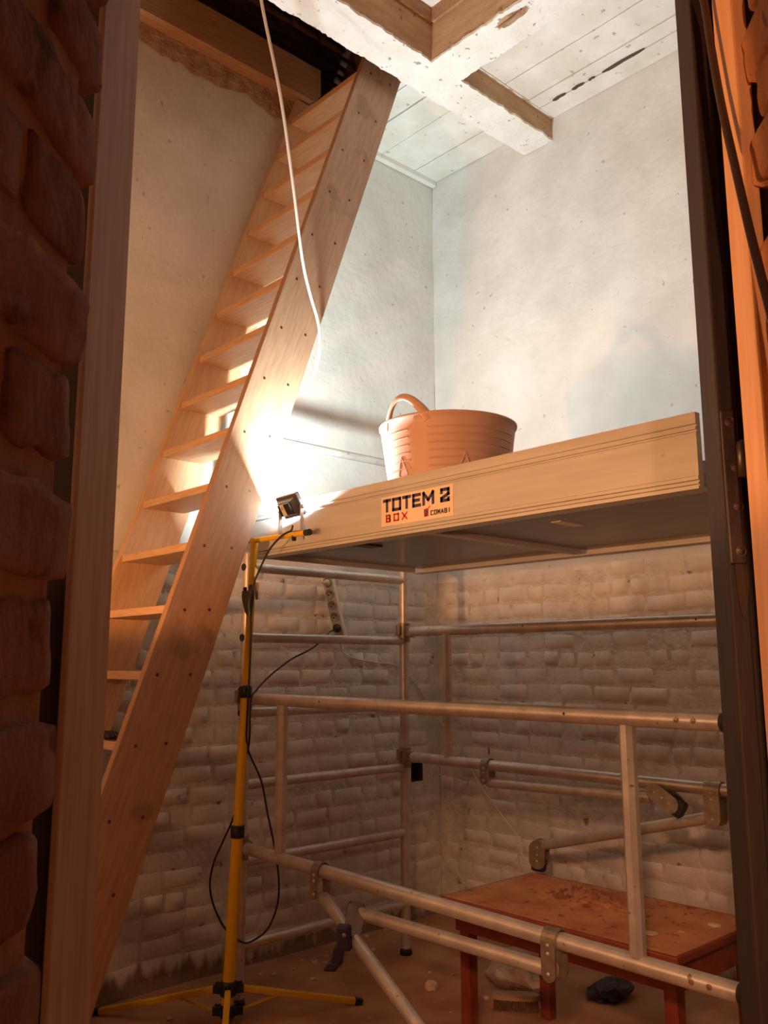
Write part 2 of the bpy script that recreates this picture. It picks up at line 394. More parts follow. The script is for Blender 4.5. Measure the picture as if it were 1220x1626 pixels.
lay_bricks(wall_right, (XB, 0, 0), (0,1,0), -math.pi/2, 1.30, YA-0.01, 21)

# ragged mortar band where the plaster of the back wall ends under the timber beam
b = MB(); vs = []; fs = []; n = 90
for i in range(n+1):
    x = 0.1+2.95*i/n
    zb = 4.615+0.05*noise.noise(Vector((x*5,1.7,0)))+0.03*noise.noise(Vector((x*17,4.1,0)))
    for j in range(5):
        z = zb+(4.76-zb)*j/4
        vs.append((x, YA-0.008-0.012*(j > 0)*(0.6+noise.noise(Vector((x*20,z*20,2)))), z))
for i in range(n):
    for j in range(4): fs.append((i*5+j, (i+1)*5+j, (i+1)*5+j+1, i*5+j+1))
b.add(vs, fs, True)
b.build('mortar_band', M['mortar'], parent=wall_back, fixn=False)

# wall of the storey above, seen through the stairwell: very dark brown bricks
b = MB().box((-0.1, YA+0.01, 4.86), (3.4, YA+0.2, 6.6)).box((3.32, 3.05, 4.9), (3.45, YA+0.02, 6.6)).box((-0.2,2.9,6.5), (3.45,4.05,6.6)).box((-0.2,2.95,4.9), (-0.1,4.05,6.6)).box((-0.2,2.86,4.80),(3.32,2.97,6.6))
wall_upper = b.build('wall_upper', M['joint_d'], kind='structure')
dark_bricks = [brick_mesh('dark_brick', 0.20, 0.062, 0.010, M['brick_d'], 300+i) for i in range(4)]
pl = wloc(wall_upper)
for c in range(12):
    for k in range(8):
        o = bpy.data.objects.new('brick', R.choice(dark_bricks)); COL.objects.link(o); o.parent = wall_upper
        o.location = Vector((1.65+0.212*k+(0.106 if c % 2 else 0), YA+0.01, 4.98+0.074*c))-pl
        o.rotation_euler = (0, R.uniform(-0.015,0.015), 0)

# ceiling: whitewashed boards between the beams, each board its own piece
ceil = MB().box((3.18, -0.3, ZC+0.030), (XB+0.05, 2.86, ZC+0.12)).build('ceiling', M['ceil'], kind='structure')
ceil2 = MB().box((3.11, 3.061, ZC+0.030), (XB+0.05, YA+0.05, ZC+0.12)).build('ceiling', M['ceil'], kind='structure')
ceil3 = MB().box((-1.4,-0.3,4.86), (2.98,2.86,4.95)).build('ceiling', M['ceil'], kind='structure')
def plank(x0, x1, y0, y1, z, dz=0.028):
    b = MB(); g = 0.004; n = 10; vs = []
    for side in (0, 1):
        for i in range(n+1):
            y = y0+(y1-y0)*i/n; x = (x0+g) if side == 0 else (x1-g)
            x += 0.003*noise.noise(Vector((x*7, y*9, 0)))
            vs += [(x, y, z+0.004*noise.noise(Vector((x*2,y*2,5)))), (x, y, z+dz)]
    m = 2*(n+1); fs = []
    for i in range(n):
        fs += [(2*i, 2*i+2, m+2*i+2, m+2*i), (2*i, 2*i+1, 2*i+3, 2*i+2), (m+2*i, m+2*i+2, m+2*i+3, m+2*i+1)]
    fs += [(0, m, m+1, 1), (2*n, 2*n+1, m+2*n+1, m+2*n)]
    b.add(vs, fs); return b
for x0, x1 in ((3.11,3.15),(3.15,3.305),(3.305,3.505),(3.505,3.80),(3.80,XB)):
    plank(x0, x1, 3.06, YA-0.0, ZC+R.uniform(-0.004,0.004)).build('plank', M['ceil'], ceil2)
for x0, x1 in ((3.19,3.34),(3.34,3.555),(3.555,3.765),(3.765,3.87),(3.87,XB)):
    plank(x0, x1, -0.2, 2.85, ZC+R.uniform(-0.004,0.004)).build('plank', M['ceil'], ceil)
for i in range(12):
    plank(0.3+0.225*i, 0.3+0.225*(i+1), -0.2, 2.845, 4.83+R.uniform(-0.004,0.004)).build('plank', M['ceil'], ceil3)
# black rotten gaps in the board beside the right wall
for y0, y1, w in ((2.40,2.14,0.012),(2.60,2.52,0.010),(2.49,2.45,0.006),(2.735,2.645,0.011)):
    k = 8; poly = []
    for i in range(k+1): t = i/k; poly.append((3.865+0.004*math.sin(9*t)+w*math.sin(math.pi*min(1, t+0.05))*0.9, y0+(y1-y0)*t, ZC-0.0085))
    for i in range(k, -1, -1): t = i/k; poly.append((3.862-w*math.sin(math.pi*t)*0.7-0.002, y0+(y1-y0)*t, ZC-0.0085))
    MB().prism(poly, (0,0,0.006)).build('rotten_patch', M['hole'], ceil)

# beams: bare timber sides, white painted underside with flaking edges
def ragged_skin(x0, x1, y0, y1, z, th, along, amp, step=0.018):
    L_ = (x1-x0) if along == 'x' else (y1-y0); n = int(L_/step); vs = []; fs = []
    for i in range(n+1):
        t = i/n; a = (x0 if along == 'x' else y0)+L_*t
        e = [0.0, 0.0]
        for k in (0, 1):
            e[k] = amp*(noise.noise(Vector((a*14, k*7.3, 0)))+0.8*noise.noise(Vector((a*47, k*3.1, 2))))
        lo = (y0 if along == 'x' else x0)-0.003+e[0]; hi = (y1 if along == 'x' else x1)+0.003+e[1]
        for w in (0, 0.2, 0.5, 0.8, 1):
            c = lo+(hi-lo)*w
            zz = z+0.004*noise.noise(Vector((a*6, c*6, 1)))
            vs.append((a, c, zz) if along == 'x' else (c, a, zz))
        for c in (lo, hi): vs.append((a, c, z+th) if along == 'x' else (c, a, z+th))
    for i in range(n):
        p, q = i*7, (i+1)*7
        for w in range(4): fs.append((p+w, p+w+1, q+w+1, q+w))
        fs += [(p, q, q+5, p+5), (p+4, p+6, q+6, q+4)]
    return MB().add(vs, fs)
r1 = empty('ceiling_beam', (2.0, 2.95, 4.53), 'white painted beam under the ceiling running from the right wall towards the stairs', 'beam')
MB().bbox((-0.2, 2.85, 4.535), (XB, 3.06, 4.86), 0.006).build('timber', M['tan'], r1)
ragged_skin(-0.2, XB-0.002, 2.85, 3.06, 4.525, 0.014, 'x', 0.011).build('paint_skin', M['skin'], r1)
r2 = empty('ceiling_beam', (3.08, 1.3, 4.53), 'white painted cross beam running towards the camera side above the scaffold', 'beam')
MB().bbox((2.975, -0.2, 4.535), (3.19, 2.855, 4.86), 0.006).build('timber', M['tan'], r2)
ragged_skin(2.975, 3.19, -0.195, 2.86, 4.522, 0.014, 'y', 0.011).build('paint_skin', M['skin'], r2)
# thin strip of boarding above the beam sides in the coffer
MB().box((0.0, 2.835, 4.745), (2.975, 2.85, 4.83)).box((2.96, -0.2, 4.745), (2.975, 2.84, 4.83)).build('trim_1', M['beamwood'], kind='structure')
MB().bbox((3.05, YA-0.045, ZC-0.035), (XB-0.004, YA-0.004, ZC+0.01), 0.01).build('trim_2', M['ceil'], kind='structure')
# the batten over the short beam's camera side
MB().box((3.19, 2.832, ZC-0.006), (XB, 2.852, ZC+0.03)).build('trim_3', M['ceil'], kind='structure')

# ------------------------------------------------------------------ doorway (the camera stands just outside)
door = empty('door_1', SL(1.3, 0, 0), 'rough doorway with wooden linings and a dark hinged post', None, None, 'structure')
def slbox(b, s0, s1, l0, l1, z0, z1, bev=0.004, mi=0):
    c = SL((s0+s1)/2, (l0+l1)/2, (z0+z1)/2)
    return b.obox(c, AX, UX, (0,0,1), (s1-s0)/2, (l1-l0)/2, (z1-z0)/2, bev, mi)
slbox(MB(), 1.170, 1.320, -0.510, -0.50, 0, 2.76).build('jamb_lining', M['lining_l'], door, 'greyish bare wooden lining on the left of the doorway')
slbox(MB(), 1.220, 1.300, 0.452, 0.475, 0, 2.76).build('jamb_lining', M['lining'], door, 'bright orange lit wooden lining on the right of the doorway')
post = slbox(slbox(MB(), 1.385, 1.47, 0.445, 0.474, 0, 2.95), 1.452, 1.47, 0.474, 0.56, 0, 2.95, 0).build('door_post', M['frame'], door, 'dark brown painted door post with hinge')
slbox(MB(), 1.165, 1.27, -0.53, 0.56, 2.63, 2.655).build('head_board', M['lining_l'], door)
# hinge leaf, knuckle and screws on the post
hg = slbox(MB(), 1.379, 1.386, 0.4475, 0.4725, 1.60, 1.845, 0.002).build('hinge_leaf', M['iron'], door)
poly = [SL(1.3815, l, z) for l, z in ((0.454,1.602),(0.473,1.602),(0.473,1.57),(0.468,1.53),(0.462,1.515),(0.457,1.535),(0.454,1.57))]
MB().prism(poly, AX*0.004).build('hinge_tip', M['iron'], hg)
MB().lathe(SL(1.374, 0.478, 1.735), [(0.0,0.06),(0.006,0.0595),(0.010,0.057),(0.012,0.053),(0.012,0.0),(0.0,0.0)], 20).build('hinge_knuckle', M['iron'], hg)
for z, l in ((1.825,0.459),(1.752,0.464),(1.69,0.464),(1.62,0.463)):
    b = MB().lathe(SL(1.3787, l, z), [(0.0,0.0012),(0.0055,0.0012),(0.007,-0.0004),(0.0085,0.0002)], 16, axis=-AX)
    b.obox(SL(1.3772, l, z), UX*0.9+Vector((0,0,0.5)), AX, UX.cross(AX)*0.9+UX*0.5, 0.006, 0.0006, 0.0012)
    b.build('screw', M['screw'], hg)
# masonry: left pier next to the camera, right pier, and the wall that carries the doorway
M['pocket'] = mat('pocket_shade', (0.022,0.012,0.008), (0.035,0.02,0.012), 0.9, scale=6)  # black of the shaded gap by the left lining, put into the colour
def masonry(name, fn, label=None, m='passage'):
    b = MB(); fn(b); return b.build(name, M[m], kind='structure', label=label)
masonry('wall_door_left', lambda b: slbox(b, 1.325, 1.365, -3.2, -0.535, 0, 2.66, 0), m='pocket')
masonry('wall_door_right', lambda b: (slbox(b, 1.475, 1.60, 0.50, 1.75, 0, 4.6, 0), slbox(b, 0.2, 1.475, 0.56, 0.72, 0, 3.4, 0)))
masonry('wall_door_head', lambda b: (slbox(b, 1.17, 1.27, -3.2, 0.6, 2.66, 4.6, 0), slbox(b, 1.30, 1.475, 0.5, 0.6, 2.66, 4.6, 0)))  # unseen door head, lowered to block passage light from the upper room
def brick_block(w, h, d, seed, m, name):
    """irregular old brick, 3D, w along local x, d along y, h along z"""
    rr = random.Random(seed); bm = bmesh.new(); bmesh.ops.create_cube(bm, size=1.0)
    bmesh.ops.subdivide_edges(bm, edges=list(bm.edges), cuts=5, use_grid_fill=True)
    for v in bm.verts:
        q = Vector((v.co.x*w, v.co.y*d, v.co.z*h))
        k = sum(1 for c in v.co if abs(c) > 0.49)
        q -= Vector([math.copysign(0.0022*(k-1), c) if (k > 1 and abs(c) > 0.49) else 0.0 for c in v.co])
        q += Vector([noise.noise(q*26+Vector((seed*3.3, i*9.1, 0))) for i in range(3)])*0.0062
        q += Vector([noise.noise(q*60+Vector((seed*1.3, i*5.1, 3))) for i in range(3)])*0.0042
        f0 = Vector((v.co.x*w, v.co.y*d, v.co.z*h)); q.y = f0.y+(q.y-f0.y)*0.45
        v.co = q
    me = bpy.data.meshes.new(name); bm.to_mesh(me); bm.free(); me.materials.append(m)
    me.polygons.foreach_set('use_smooth', [True]*len(me.polygons)); return me
ROTA = math.atan2(AX.y, AX.x)
# left pier: face towards the passage at l = -0.29
pier = slbox(MB(), 0.10, 0.643, -0.50, -0.2935, 0, 3.2, 0).build('wall_pier', M['joint'], kind='structure')
blk = [brick_block(0.20, 0.067, 0.10, i, M['brick'], 'pier_brick') for i in range(6)]
blh = [brick_block(0.098, 0.067, 0.10, 20+i, M['brick'], 'pier_brick_half') for i in range(4)]
pl = wloc(pier)
for c in range(37):
    z = 0.045+0.0835*c; dz_ = max(0.0, min(0.03, (z-1.7)*0.09))
    if c % 2 == 0: row = [(0.548+dz_,0.20,0),(0.335+dz_,0.20,0),(0.185+dz_,0.10,1)]
    else: row = [(0.601+dz_,0.10,1),(0.441+dz_,0.20,0),(0.240+dz_,0.20,0)]
    for sc_, w, hf in row:
        o = bpy.data.objects.new('brick', R.choice(blh if hf else blk)); COL.objects.link(o); o.parent = pier
        o.location = SL(sc_+R.uniform(-0.006,0.014), -0.336+R.uniform(-0.004,0.004), z+R.uniform(-0.004,0.004))-pl
        o.rotation_euler = (R.uniform(-0.03,0.03), R.uniform(-0.02,0.02), ROTA+R.choice((0,math.pi))+R.uniform(-0.03,0.03))
# right pier bricks, nearer than the lining
pier2 = slbox(MB(), 0.80, 1.213, 0.487, 0.56, 0, 3.2, 0).build('wall_pier_right', M['joint'], kind='structure')
blr = [brick_block(0.195, 0.078, 0.08, 40+i, M['brick_r'], 'jamb_brick') for i in range(5)]
pl = wloc(pier2)
for c in range(20):
    z = 1.50+0.0835*c
    for k in range(2):
        o = bpy.data.objects.new('brick', R.choice(blr)); COL.objects.link(o); o.parent = pier2
        o.location = SL(1.120-0.20*k-(0.04 if c % 2 else 0)+R.uniform(-0.004,0.006), 0.504+R.uniform(-0.006,0.006), z)-pl
        o.rotation_euler = (R.uniform(-0.06,0.06), R.uniform(-0.05,0.05), ROTA+R.uniform(-0.06,0.06))
dc = [(1.300,0.428,2.56),(1.292,0.438,2.504),(1.273,0.438,2.400),(1.247,0.438,2.284),(1.213,0.438,2.169),(1.173,0.438,2.040),(1.142,0.438,1.951),(1.122,0.440,1.881),(1.095,0.438,1.804),(1.06,0.43,1.70),(1.04,0.43,1.55)]
MB().tube(spline([SL(*p) for p in dc], 5), 0.0062, 10).build('brown_cable', M['cable_br'], None, 'dark brown cable hanging down over the orange door lining', 'cable')

# ------------------------------------------------------------------ timber beam at the head of the back wall
MB().prism([(-0.1,3.75,4.73),(2.90,3.75,4.73),(2.955,3.75,4.785),(2.955,3.75,4.955),(-0.1,3.75,4.955)], (0,0.135,0)).build(
    'timber_beam', M['beamwood'], None, 'old reddish timber beam lying along the top of the back wall', 'beam')

# ------------------------------------------------------------------ steep wooden stair
def xf(z): return 1.491+(z-0.946)/2.854
stair = empty('wooden_stair', (1.35, 3.5, 0), 'steep open wooden stair with plank stringers leaning up along the back wall', 'stairs')
def stringer(y0, y1, z1, m='pine'):
    W = 0.269
    pts = [(xf(0.003), y0, 0.003), (xf(0.003)+W, y0, 0.003), (xf(z1)+W, y0, z1), (xf(z1), y0, z1)]
    b = MB().prism(pts, (0, y1-y0, 0))
    o = b.build('stringer', M[m], stair)
    md = o.modifiers.new('bevel', 'BEVEL'); md.width = 0.003; md.segments = 2; md.limit_method = 'ANGLE'
    return o
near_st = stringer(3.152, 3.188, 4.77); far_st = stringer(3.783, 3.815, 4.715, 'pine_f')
zt0 = 1.914-0.2615*7
for k in range(18):
    z = zt0+0.2615*k
    if z > 4.60: break
    x = xf(z)+0.018
    MB().bbox((x, 3.189, z), (x+0.222, 3.782, z+0.033), 0.0035).build('tread', M['pine_t'], stair)
    for dx, dz in ((0.055,0.016),(0.185,0.018)):
        jx, jz = R.uniform(-0.012,0.012), R.uniform(-0.004,0.004)
        MB().lathe((x+dx+jx, 3.1525, z+dz+jz), [(0.0,0.0006),(0.003,0.0005),(0.0045,0.0016),(0.0075,0.0003)], 12, axis=(0,-1,0)).build('screw', M['screw'], near_st)

# ------------------------------------------------------------------ scaffold
YF = 3.446; XN, XR = 2.315, 3.324; TR = 0.025
RUNGS = (0.241, 0.589, 0.917, 1.233, 1.571, 1.896)
def end_frame(y, label, rungs, top):
    f = empty('scaffold_end_frame', ((XN+XR)/2, y, 0), label, 'scaffold frame', 'scaffold end frames')
    for x in (XN, XR):
        MB().tube([(x,y,0.02),(x,y,top+0.02)], TR, 16).build('upright', M['alu'], f)
        MB().lathe((x,y,0.0), [(0.0,0.0),(0.031,0.0),(0.031,0.018),(0.027,0.03),(0.0,0.03)], 16).build('rubber_foot', M['rubber'], f)
        if x == XN:
            for z in rungs:
                MB().lathe((x-0.0245,y,z), [(0.0,0.002),(0.010,0.002),(0.012,0.004),(0.016,0.003),(0.0175,0.0)], 14, axis=(-1,0,0)).build('rung_end', M['rubber'], f)
    for z in rungs:
        MB().tube([(XN+0.012,y,z),(XN+0.05,y,z),(XN+0.09,y,z),(XR-0.06,y,z),(XR-0.012,y,z)], [0.023,0.023,0.0215,0.0215,0.0215], 14).build('rung', M['alu'], f)
    MB().tube([(XN,y,top),(XR,y,top)], 0.021, 14).build('top_bar', M['alu'], f)
    return f
end_frame(YF, 'silver aluminium scaffold end frame with rungs standing before the back wall', RUNGS, 2.53)
end_frame(1.10, 'silver aluminium scaffold end frame hidden behind the dark door post', RUNGS, 2.53)

def claw(b, x, y, z, sy):
    """gripper of a rail round an upright"""
    b.tube([(x,y,z-0.055),(x,y,z+0.045)], 0.033, 14)
    b.obox((x, y+sy*0.035, z), (1,0,0), (0,1,0), (0,0,1), 0.016, 0.03, 0.03, 0.006)
    b.obox((x-0.03, y, z+0.01), (1,0,0), (0,1,0), (0,0,1), 0.022, 0.014, 0.03, 0.008)
def guard_frame(x, zt_l, zt_r, zb_l, zb_r, y0, y1, posts, label, dents):
    g = empty('guardrail_frame', (x, (y0+y1)/2, zb_r), label, 'guardrail', 'scaffold guardrail frames')
    def zr(a, b_, y): return b_+(a-b_)*(y-y0)/(y1-y0)
    for nm, a, c in (('top_rail', zt_l, zt_r), ('bottom_rail', zb_l, zb_r)):
        rl = MB().tube([(x,y0,c),(x,(y0+y1)/2,(a+c)/2),(x,y1,a)], 0.0255, 18).build(nm, M['alu'], g)
        for yy in dents:
            MB().lathe((x-0.0252, yy, zr(a,c,yy)+0.002), [(0.0,0.0012),(0.006,0.001),(0.0085,0.0)], 12, axis=(-1,0,0)).build('rivet', M['zinc'], rl)
        b = MB(); claw(b, XN if x < 3 else XR, YF, a, -1); b.build('claw', M['zinc'], g)
        b = MB(); b.tube([(x,y0-0.006,c),(x,y0-0.03,c-0.004)], 0.027, 14); b.obox((x, y0-0.045, c-0.02), (1,0,0),(0,1,0),(0,0,1), 0.016, 0.018, 0.04, 0.006)
        b.build('claw', M['rubber'], g)
    for y in posts:
        MB().tube([(x,y,zr(zb_l,zb_r,y)+0.02),(x,y,zr(zt_l,zt_r,y)-0.02)], 0.025, 8, smooth=False, squash=(0.95,1.0)).build('post', M['alu'], g)
    for yy in (2.86, 1.66) if x < 3 else (2.62, 1.75):
        MB().lathe((x-0.0245, yy, zr(zt_l,zt_r,yy)+0.004), [(0.0,0.0008),(0.004,0.0008),(0.0048,0.0)], 10, axis=(-1,0,0)).build('pin_hole', M['black'], g)
    return g
guard_frame(2.303, 1.297, 1.294, 0.655, 0.622, 1.165, 3.385, (3.142, 1.456), 'guardrail frame of aluminium tubes nearest the camera, crossing in front of the red table', (1.235,1.285))
guard_frame(3.324, 1.620, 1.616, 0.972, 0.971, 1.165, 3.385, (3.131, 1.45), 'guardrail frame of aluminium tubes on the far side of the scaffold, by the right wall', ())

def strap(parent, x, y, z, zdown, w=0.021, r=0.029):
    """clamp strap hung over a rail that runs along y: bent plate, cheeks with rounded ends, pins"""
    b = MB(); prof = []
    th = 0.004
    for rr_ in (r, r+th):
        arc = [(x+rr_*math.cos(math.radians(180-180*i/10)), z+rr_*math.sin(math.radians(180*i/10))) for i in range(11)]
        prof.append([(x-rr_, zdown+0.02), *arc, (x+rr_, zdown+0.02)])
    n = len(prof[0]); vs = []
    for q in prof:
        for s_ in (-1, 1): vs += [(px, y+s_*w, pz) for px, pz in q]
    fs = []
    for i in range(n-1):
        fs += [(i, i+1, n+i+1, n+i), (2*n+i, 2*n+i+1, 3*n+i+1, 3*n+i), (i, i+1, 2*n+i+1, 2*n+i), (n+i, n+i+1, 3*n+i+1, 3*n+i)]
    b.add(vs, fs)
    for s_ in (-1, 1):
        cx = x+s_*(r+th/2)
        poly = [(cx-th/2, y-w, zdown+0.02)]+[(cx-th/2, y-w*math.cos(math.radians(180*i/8)), zdown+0.02-w*math.sin(math.radians(180*i/8))) for i in range(1, 8)]+[(cx-th/2, y+w, zdown+0.02)]
        b.prism(poly, (th,0,0))
    o = b.build('clamp', M['zinc'], parent)
    for zz in (zdown+0.018, z-0.035, z-0.012):
        MB().lathe((x-r-th, y, zz), [(0.0,0.004),(0.004,0.0035),(0.006,0.001),(0.0062,0.0)], 10, axis=(-1,0,0)).build('rivet', M['alu'], o)
    return o

def coupler(parent, c, along, face, ln=0.065, w=0.032, rubber_len=0.06):
    """flat rounded coupling plates each side of a tube end plus a rubber jaw"""
    c = Vector(c); al = Vector(along).normalized(); fc = Vector(face).normalized(); sd = al.cross(fc).normalized()
    b = MB()
    for s_ in (-1, 1):
        cc = c+fc*s_*0.030
        poly = [cc+al*(math.cos(t)*w+(ln-w)*(1 if math.cos(t) > 0 else -1))+sd*math.sin(t)*w for t in [2*math.pi*(i+0.5)/16 for i in range(16)]]
        b.prism(poly, fc*0.004)
    o = b.build('coupling_plate', M['zinc'], parent)
    MB().obox(c+al*ln*0.75, al, sd, fc, rubber_len*0.5, 0.033, 0.026, 0.012).build('rubber_jaw', M['rubber'], o)
    for k in (-0.5, 0.0, 0.45):
        MB().lathe(c-fc*0.030+al*ln*k, [(0.0,0.003),(0.004,0.0025),(0.0055,0.0)], 10, axis=-fc).build('rivet', M['alu'], o)
    return o

st = empty('stabiliser', (2.2, 2.2, 0), 'tube stabiliser clamped under the near guardrail with a violet lever and a leg reaching forward', 'stabiliser', 'scaffold stabilisers')
A0 = Vector((2.303,2.848,0.55)); A1 = Vector((1.77,1.0,0.02)); AD = (A1-A0).normalized()
MB().tube([A0, A1], 0.0235, 16).build('brace_tube', M['alu'], st)
MB().lathe(A1+Vector((0,0,-0.018)), [(0.0,0.0),(0.036,0.0),(0.034,0.02),(0.028,0.05),(0.0,0.05)], 16).build('rubber_foot', M['rubber'], st)
MB().tube([(2.303,2.655,0.532),(2.303,1.745,0.541)], 0.0235, 16).build('spacer_tube', M['alu'], st)
strap(st, 2.303, 2.872, 0.6475, 0.545)
strap(st, 2.303, 1.744, 0.630, 0.52, w=0.026)
cp = A0+AD*((2.60-A0.y)/AD.y)
up_ = (Vector((2.303,2.66,0.535))-cp).normalized()
coupler(st, cp+up_*0.045, up_, (AD-up_*AD.dot(up_)+Vector((-1.2,-0.6,0))).cross(up_).cross(up_)*-1, ln=0.080, w=0.033)
lv = MB(); lb = cp+Vector((-0.045,-0.03,0.005))
lv.obox(lb+Vector((-0.004,0.012,0.0)), (0.6,-0.8,0), (0.8,0.6,0), (0.05,0.15,1), 0.026, 0.020, 0.042, 0.010)
lv.obox(lb+Vector((-0.016,0.030,-0.062)), (0.6,-0.8,0), (0.8,0.6,0.1), (0.10,-0.22,1), 0.021, 0.015, 0.035, 0.008)
lv.obox(lb+Vector((-0.030,0.046,-0.098)), (0.6,-0.8,0), (0.8,0.6,0.1), (0.35,-0.45,1), 0.024, 0.013, 0.020, 0.008)
lo_ = lv.build('lever', M['lever'], st, 'violet plastic clamping lever')
MB().lathe(lb+Vector((-0.02,-0.006,0.012)), [(0.0,0.003),(0.006,0.003),(0.008,0.0)], 12, axis=(-0.8,-0.6,0)).build('bolt', M['zinc'], lo_)

st2 = empty('stabiliser', (3.35, 2.2, 0.6), 'tube stabiliser folded under the far guardrail, its arm ending above the red table', 'stabiliser', 'scaffold stabilisers')
MB().tube([(3.324,2.87,0.892),(3.300,1.99,0.915)], 0.0235, 16).build('folded_tube', M['alu'], st2)
strap(st2, 3.324, 2.875, 0.972, 0.885)
coupler(st2, (3.292,1.925,0.925), (0,-0.9,-0.55), (1,0.1,0), ln=0.075, w=0.034, rubber_len=0.075)
strap(st2, 3.324, 1.730, 0.971, 0.845, w=0.032)
B0 = Vector((3.324,1.745,0.868)); B1 = Vector((3.500,2.70,0.606))
MB().tube([B0, B1], 0.0235, 16).build('arm_tube', M['alu'], st2)
coupler(st2, B1+Vector((0.0,0.02,-0.040)), (0.05,0.1,-1), (0.95,0.30,0), ln=0.066, w=0.040, rubber_len=0.06)

# ------------------------------------------------------------------ box platform
PX0, PX1, PY0, PY1 = 2.263, 3.368, 1.165, 3.360
pf = empty('work_platform', ((PX0+PX1)/2, (PY0+PY1)/2, 1.925), 'long silver box platform with sticker lying on the scaffold', 'platform')
prof = [(2.146,0),(2.113,0),(2.110,0.0045),(2.105,0.0045),(2.103,-0.002),(2.096,-0.002),(2.094,0.0045),(2.090,0.0045),(2.087,0),(1.964,0),(1.962,-0.004),(1.952,-0.004),(1.950,0.0045),(1.947,0.0045),(1.945,-0.003),(1.940,-0.003),(1.938,0.004),(1.935,0.004),(1.933,-0.004),(1.926,-0.004)]
def side(x, s):
    poly = [(x+s*d, PY0, z) for z, d in prof]+[(x+s*0.066, PY0, 1.926),(x+s*0.066, PY0, 1.931),(x+s*0.028, PY0, 1.935),(x+s*0.026, PY0, 2.146)]
    return MB().prism(poly, (0, PY1-PY0, 0)).build('side_board', M['alu_flat'], pf)
sb = side(PX0, 1); side(PX1, -1)
for y in (PY0+0.004, PY1-0.030):
    MB().bbox((PX0+0.068, y, 1.930), (PX1-0.068, y+0.026, 2.02), 0.003).build('end_beam', M['alu_flat'], pf)
for y in (2.30, 2.86, 1.72):
    if y == 2.30: MB().bbox((PX0+0.060, y-0.022, 1.932), (PX1-0.060, y+0.022, 1.962), 0.004).build('cross_bar', M['alu_flat'], pf)
for y0, y1 in ((PY0+0.03, 2.278),(2.322, PY1-0.03)):
    MB().bbox((PX0+0.030, y0, 1.952), (PX1-0.030, y1, 1.973), 0.002).build('deck_panel', M['deck'], pf)
MB().bbox((2.40, 2.76, 1.944), (2.54, 2.83, 1.9525), 0.003).build('hatch_latch', M['black'], pf)
MB().box((2.568,1.852,1.9495), (2.712,1.897,1.9525)).build('paper_label', M['cream'], pf, 'small cream paper label under the deck')
# sticker with lettering
SY, SZ, SW, SH = 2.466, 2.0815, 0.376, 0.1135
sx = PX0-0.0012
stk = MB().box((sx, SY-SW, SZ-SH), (PX0+0.001, SY, SZ)).build('sticker', M['sticker'], pf, 'cream sticker with navy and red lettering')
GL = {'T': [[(0,1),(1,1)],[(0.5,1),(0.5,0)]], 'O': [[(0,0),(0,1),(1,1),(1,0),(0,0)]],
      'E': [[(1,1),(0,1),(0,0),(1,0)],[(0,0.5),(0.85,0.5)]], 'M': [[(0,0),(0,1),(0.5,0.35),(1,1),(1,0)]],
      '2': [[(0,0.76),(0,1),(1,1),(1,0.56),(0,0.22),(0,0),(1,0),(1,0.16)]],
      'B': [[(0,0),(0,1),(0.85,1),(0.95,0.75),(0.85,0.5),(0,0.5)],[(0.85,0.5),(1,0.25),(0.9,0),(0,0)]], 'X': [[(0,0),(1,1)],[(0,1),(1,0)]],
      'C': [[(1,1),(0,1),(0,0),(1,0)]], 'A': [[(0,0),(0.5,1),(1,0)],[(0.2,0.32),(0.8,0.32)]], 'I': [[(0.5,0),(0.5,1)]]}
def glyph(ch, fx0, fx1, fz0, fz1, t, m):
    b = MB(); X = sx-0.0008
    y0, y1 = SY-fx0*SW-t/2, SY-fx1*SW+t/2; z0, z1 = SZ-fz1*SH+t/2, SZ-fz0*SH-t/2
    for pl_ in GL[ch]:
        P = [Vector((X, y0+(y1-y0)*p[0], z0+(z1-z0)*p[1])) for p in pl_]
        for p, q in zip(P, P[1:]):
            d = q-p; L_ = d.length
            if L_ < 1e-6: continue
            d /= L_; b.obox((p+q)/2, d, (1,0,0), d.cross(Vector((1,0,0))), L_/2+t/2*0.92, 0.0007, t/2)
    b.build('letter_'+ch.lower() if ch.isalpha() else 'numeral', m, stk)
for ch, a, b_ in (('T',.027,.148),('O',.164,.295),('T',.311,.437),('E',.454,.574),('M',.596,.754),('2',.836,.958)):
    glyph(ch, a, b_, .085, .54, 0.0118, M['navy'])
for ch, a, b_ in (('B',.071,.142),('O',.184,.262),('X',.302,.383)):
    glyph(ch, a, b_, .62, .885, 0.0066, M['red'])
for i, ch in enumerate('COMABI'):
    a = .705+.0455*i; glyph(ch, a, a+.036, .735, .89, 0.0034, M['navy'])
X = sx-0.0012; ic = MB()
def P2(fx, fz): return (X, SY-fx*SW, SZ-fz*SH)
ic.prism([P2(.617,.66),(P2(.672,.66)),P2(.672,.90),P2(.617,.90)], (0.001,0,0)); io = ic.build('emblem', M['navy'], stk)
b = MB()
for p, q in (((.622,.89),(.645,.72)),((.645,.72),(.668,.89)),((.63,.70),(.66,.64)),((.655,.72),(.70,.58)),((.632,.66),(.655,.73))):
    p, q = Vector(P2(*p)), Vector(P2(*q)); d = (q-p).normalized(); b.obox((p+q)/2+Vector((-0.0006,0,0)), d, (1,0,0), d.cross(Vector((1,0,0))), (q-p).length/2, 0.0006, 0.0016)
b.build('emblem_figure', M['red'], io)

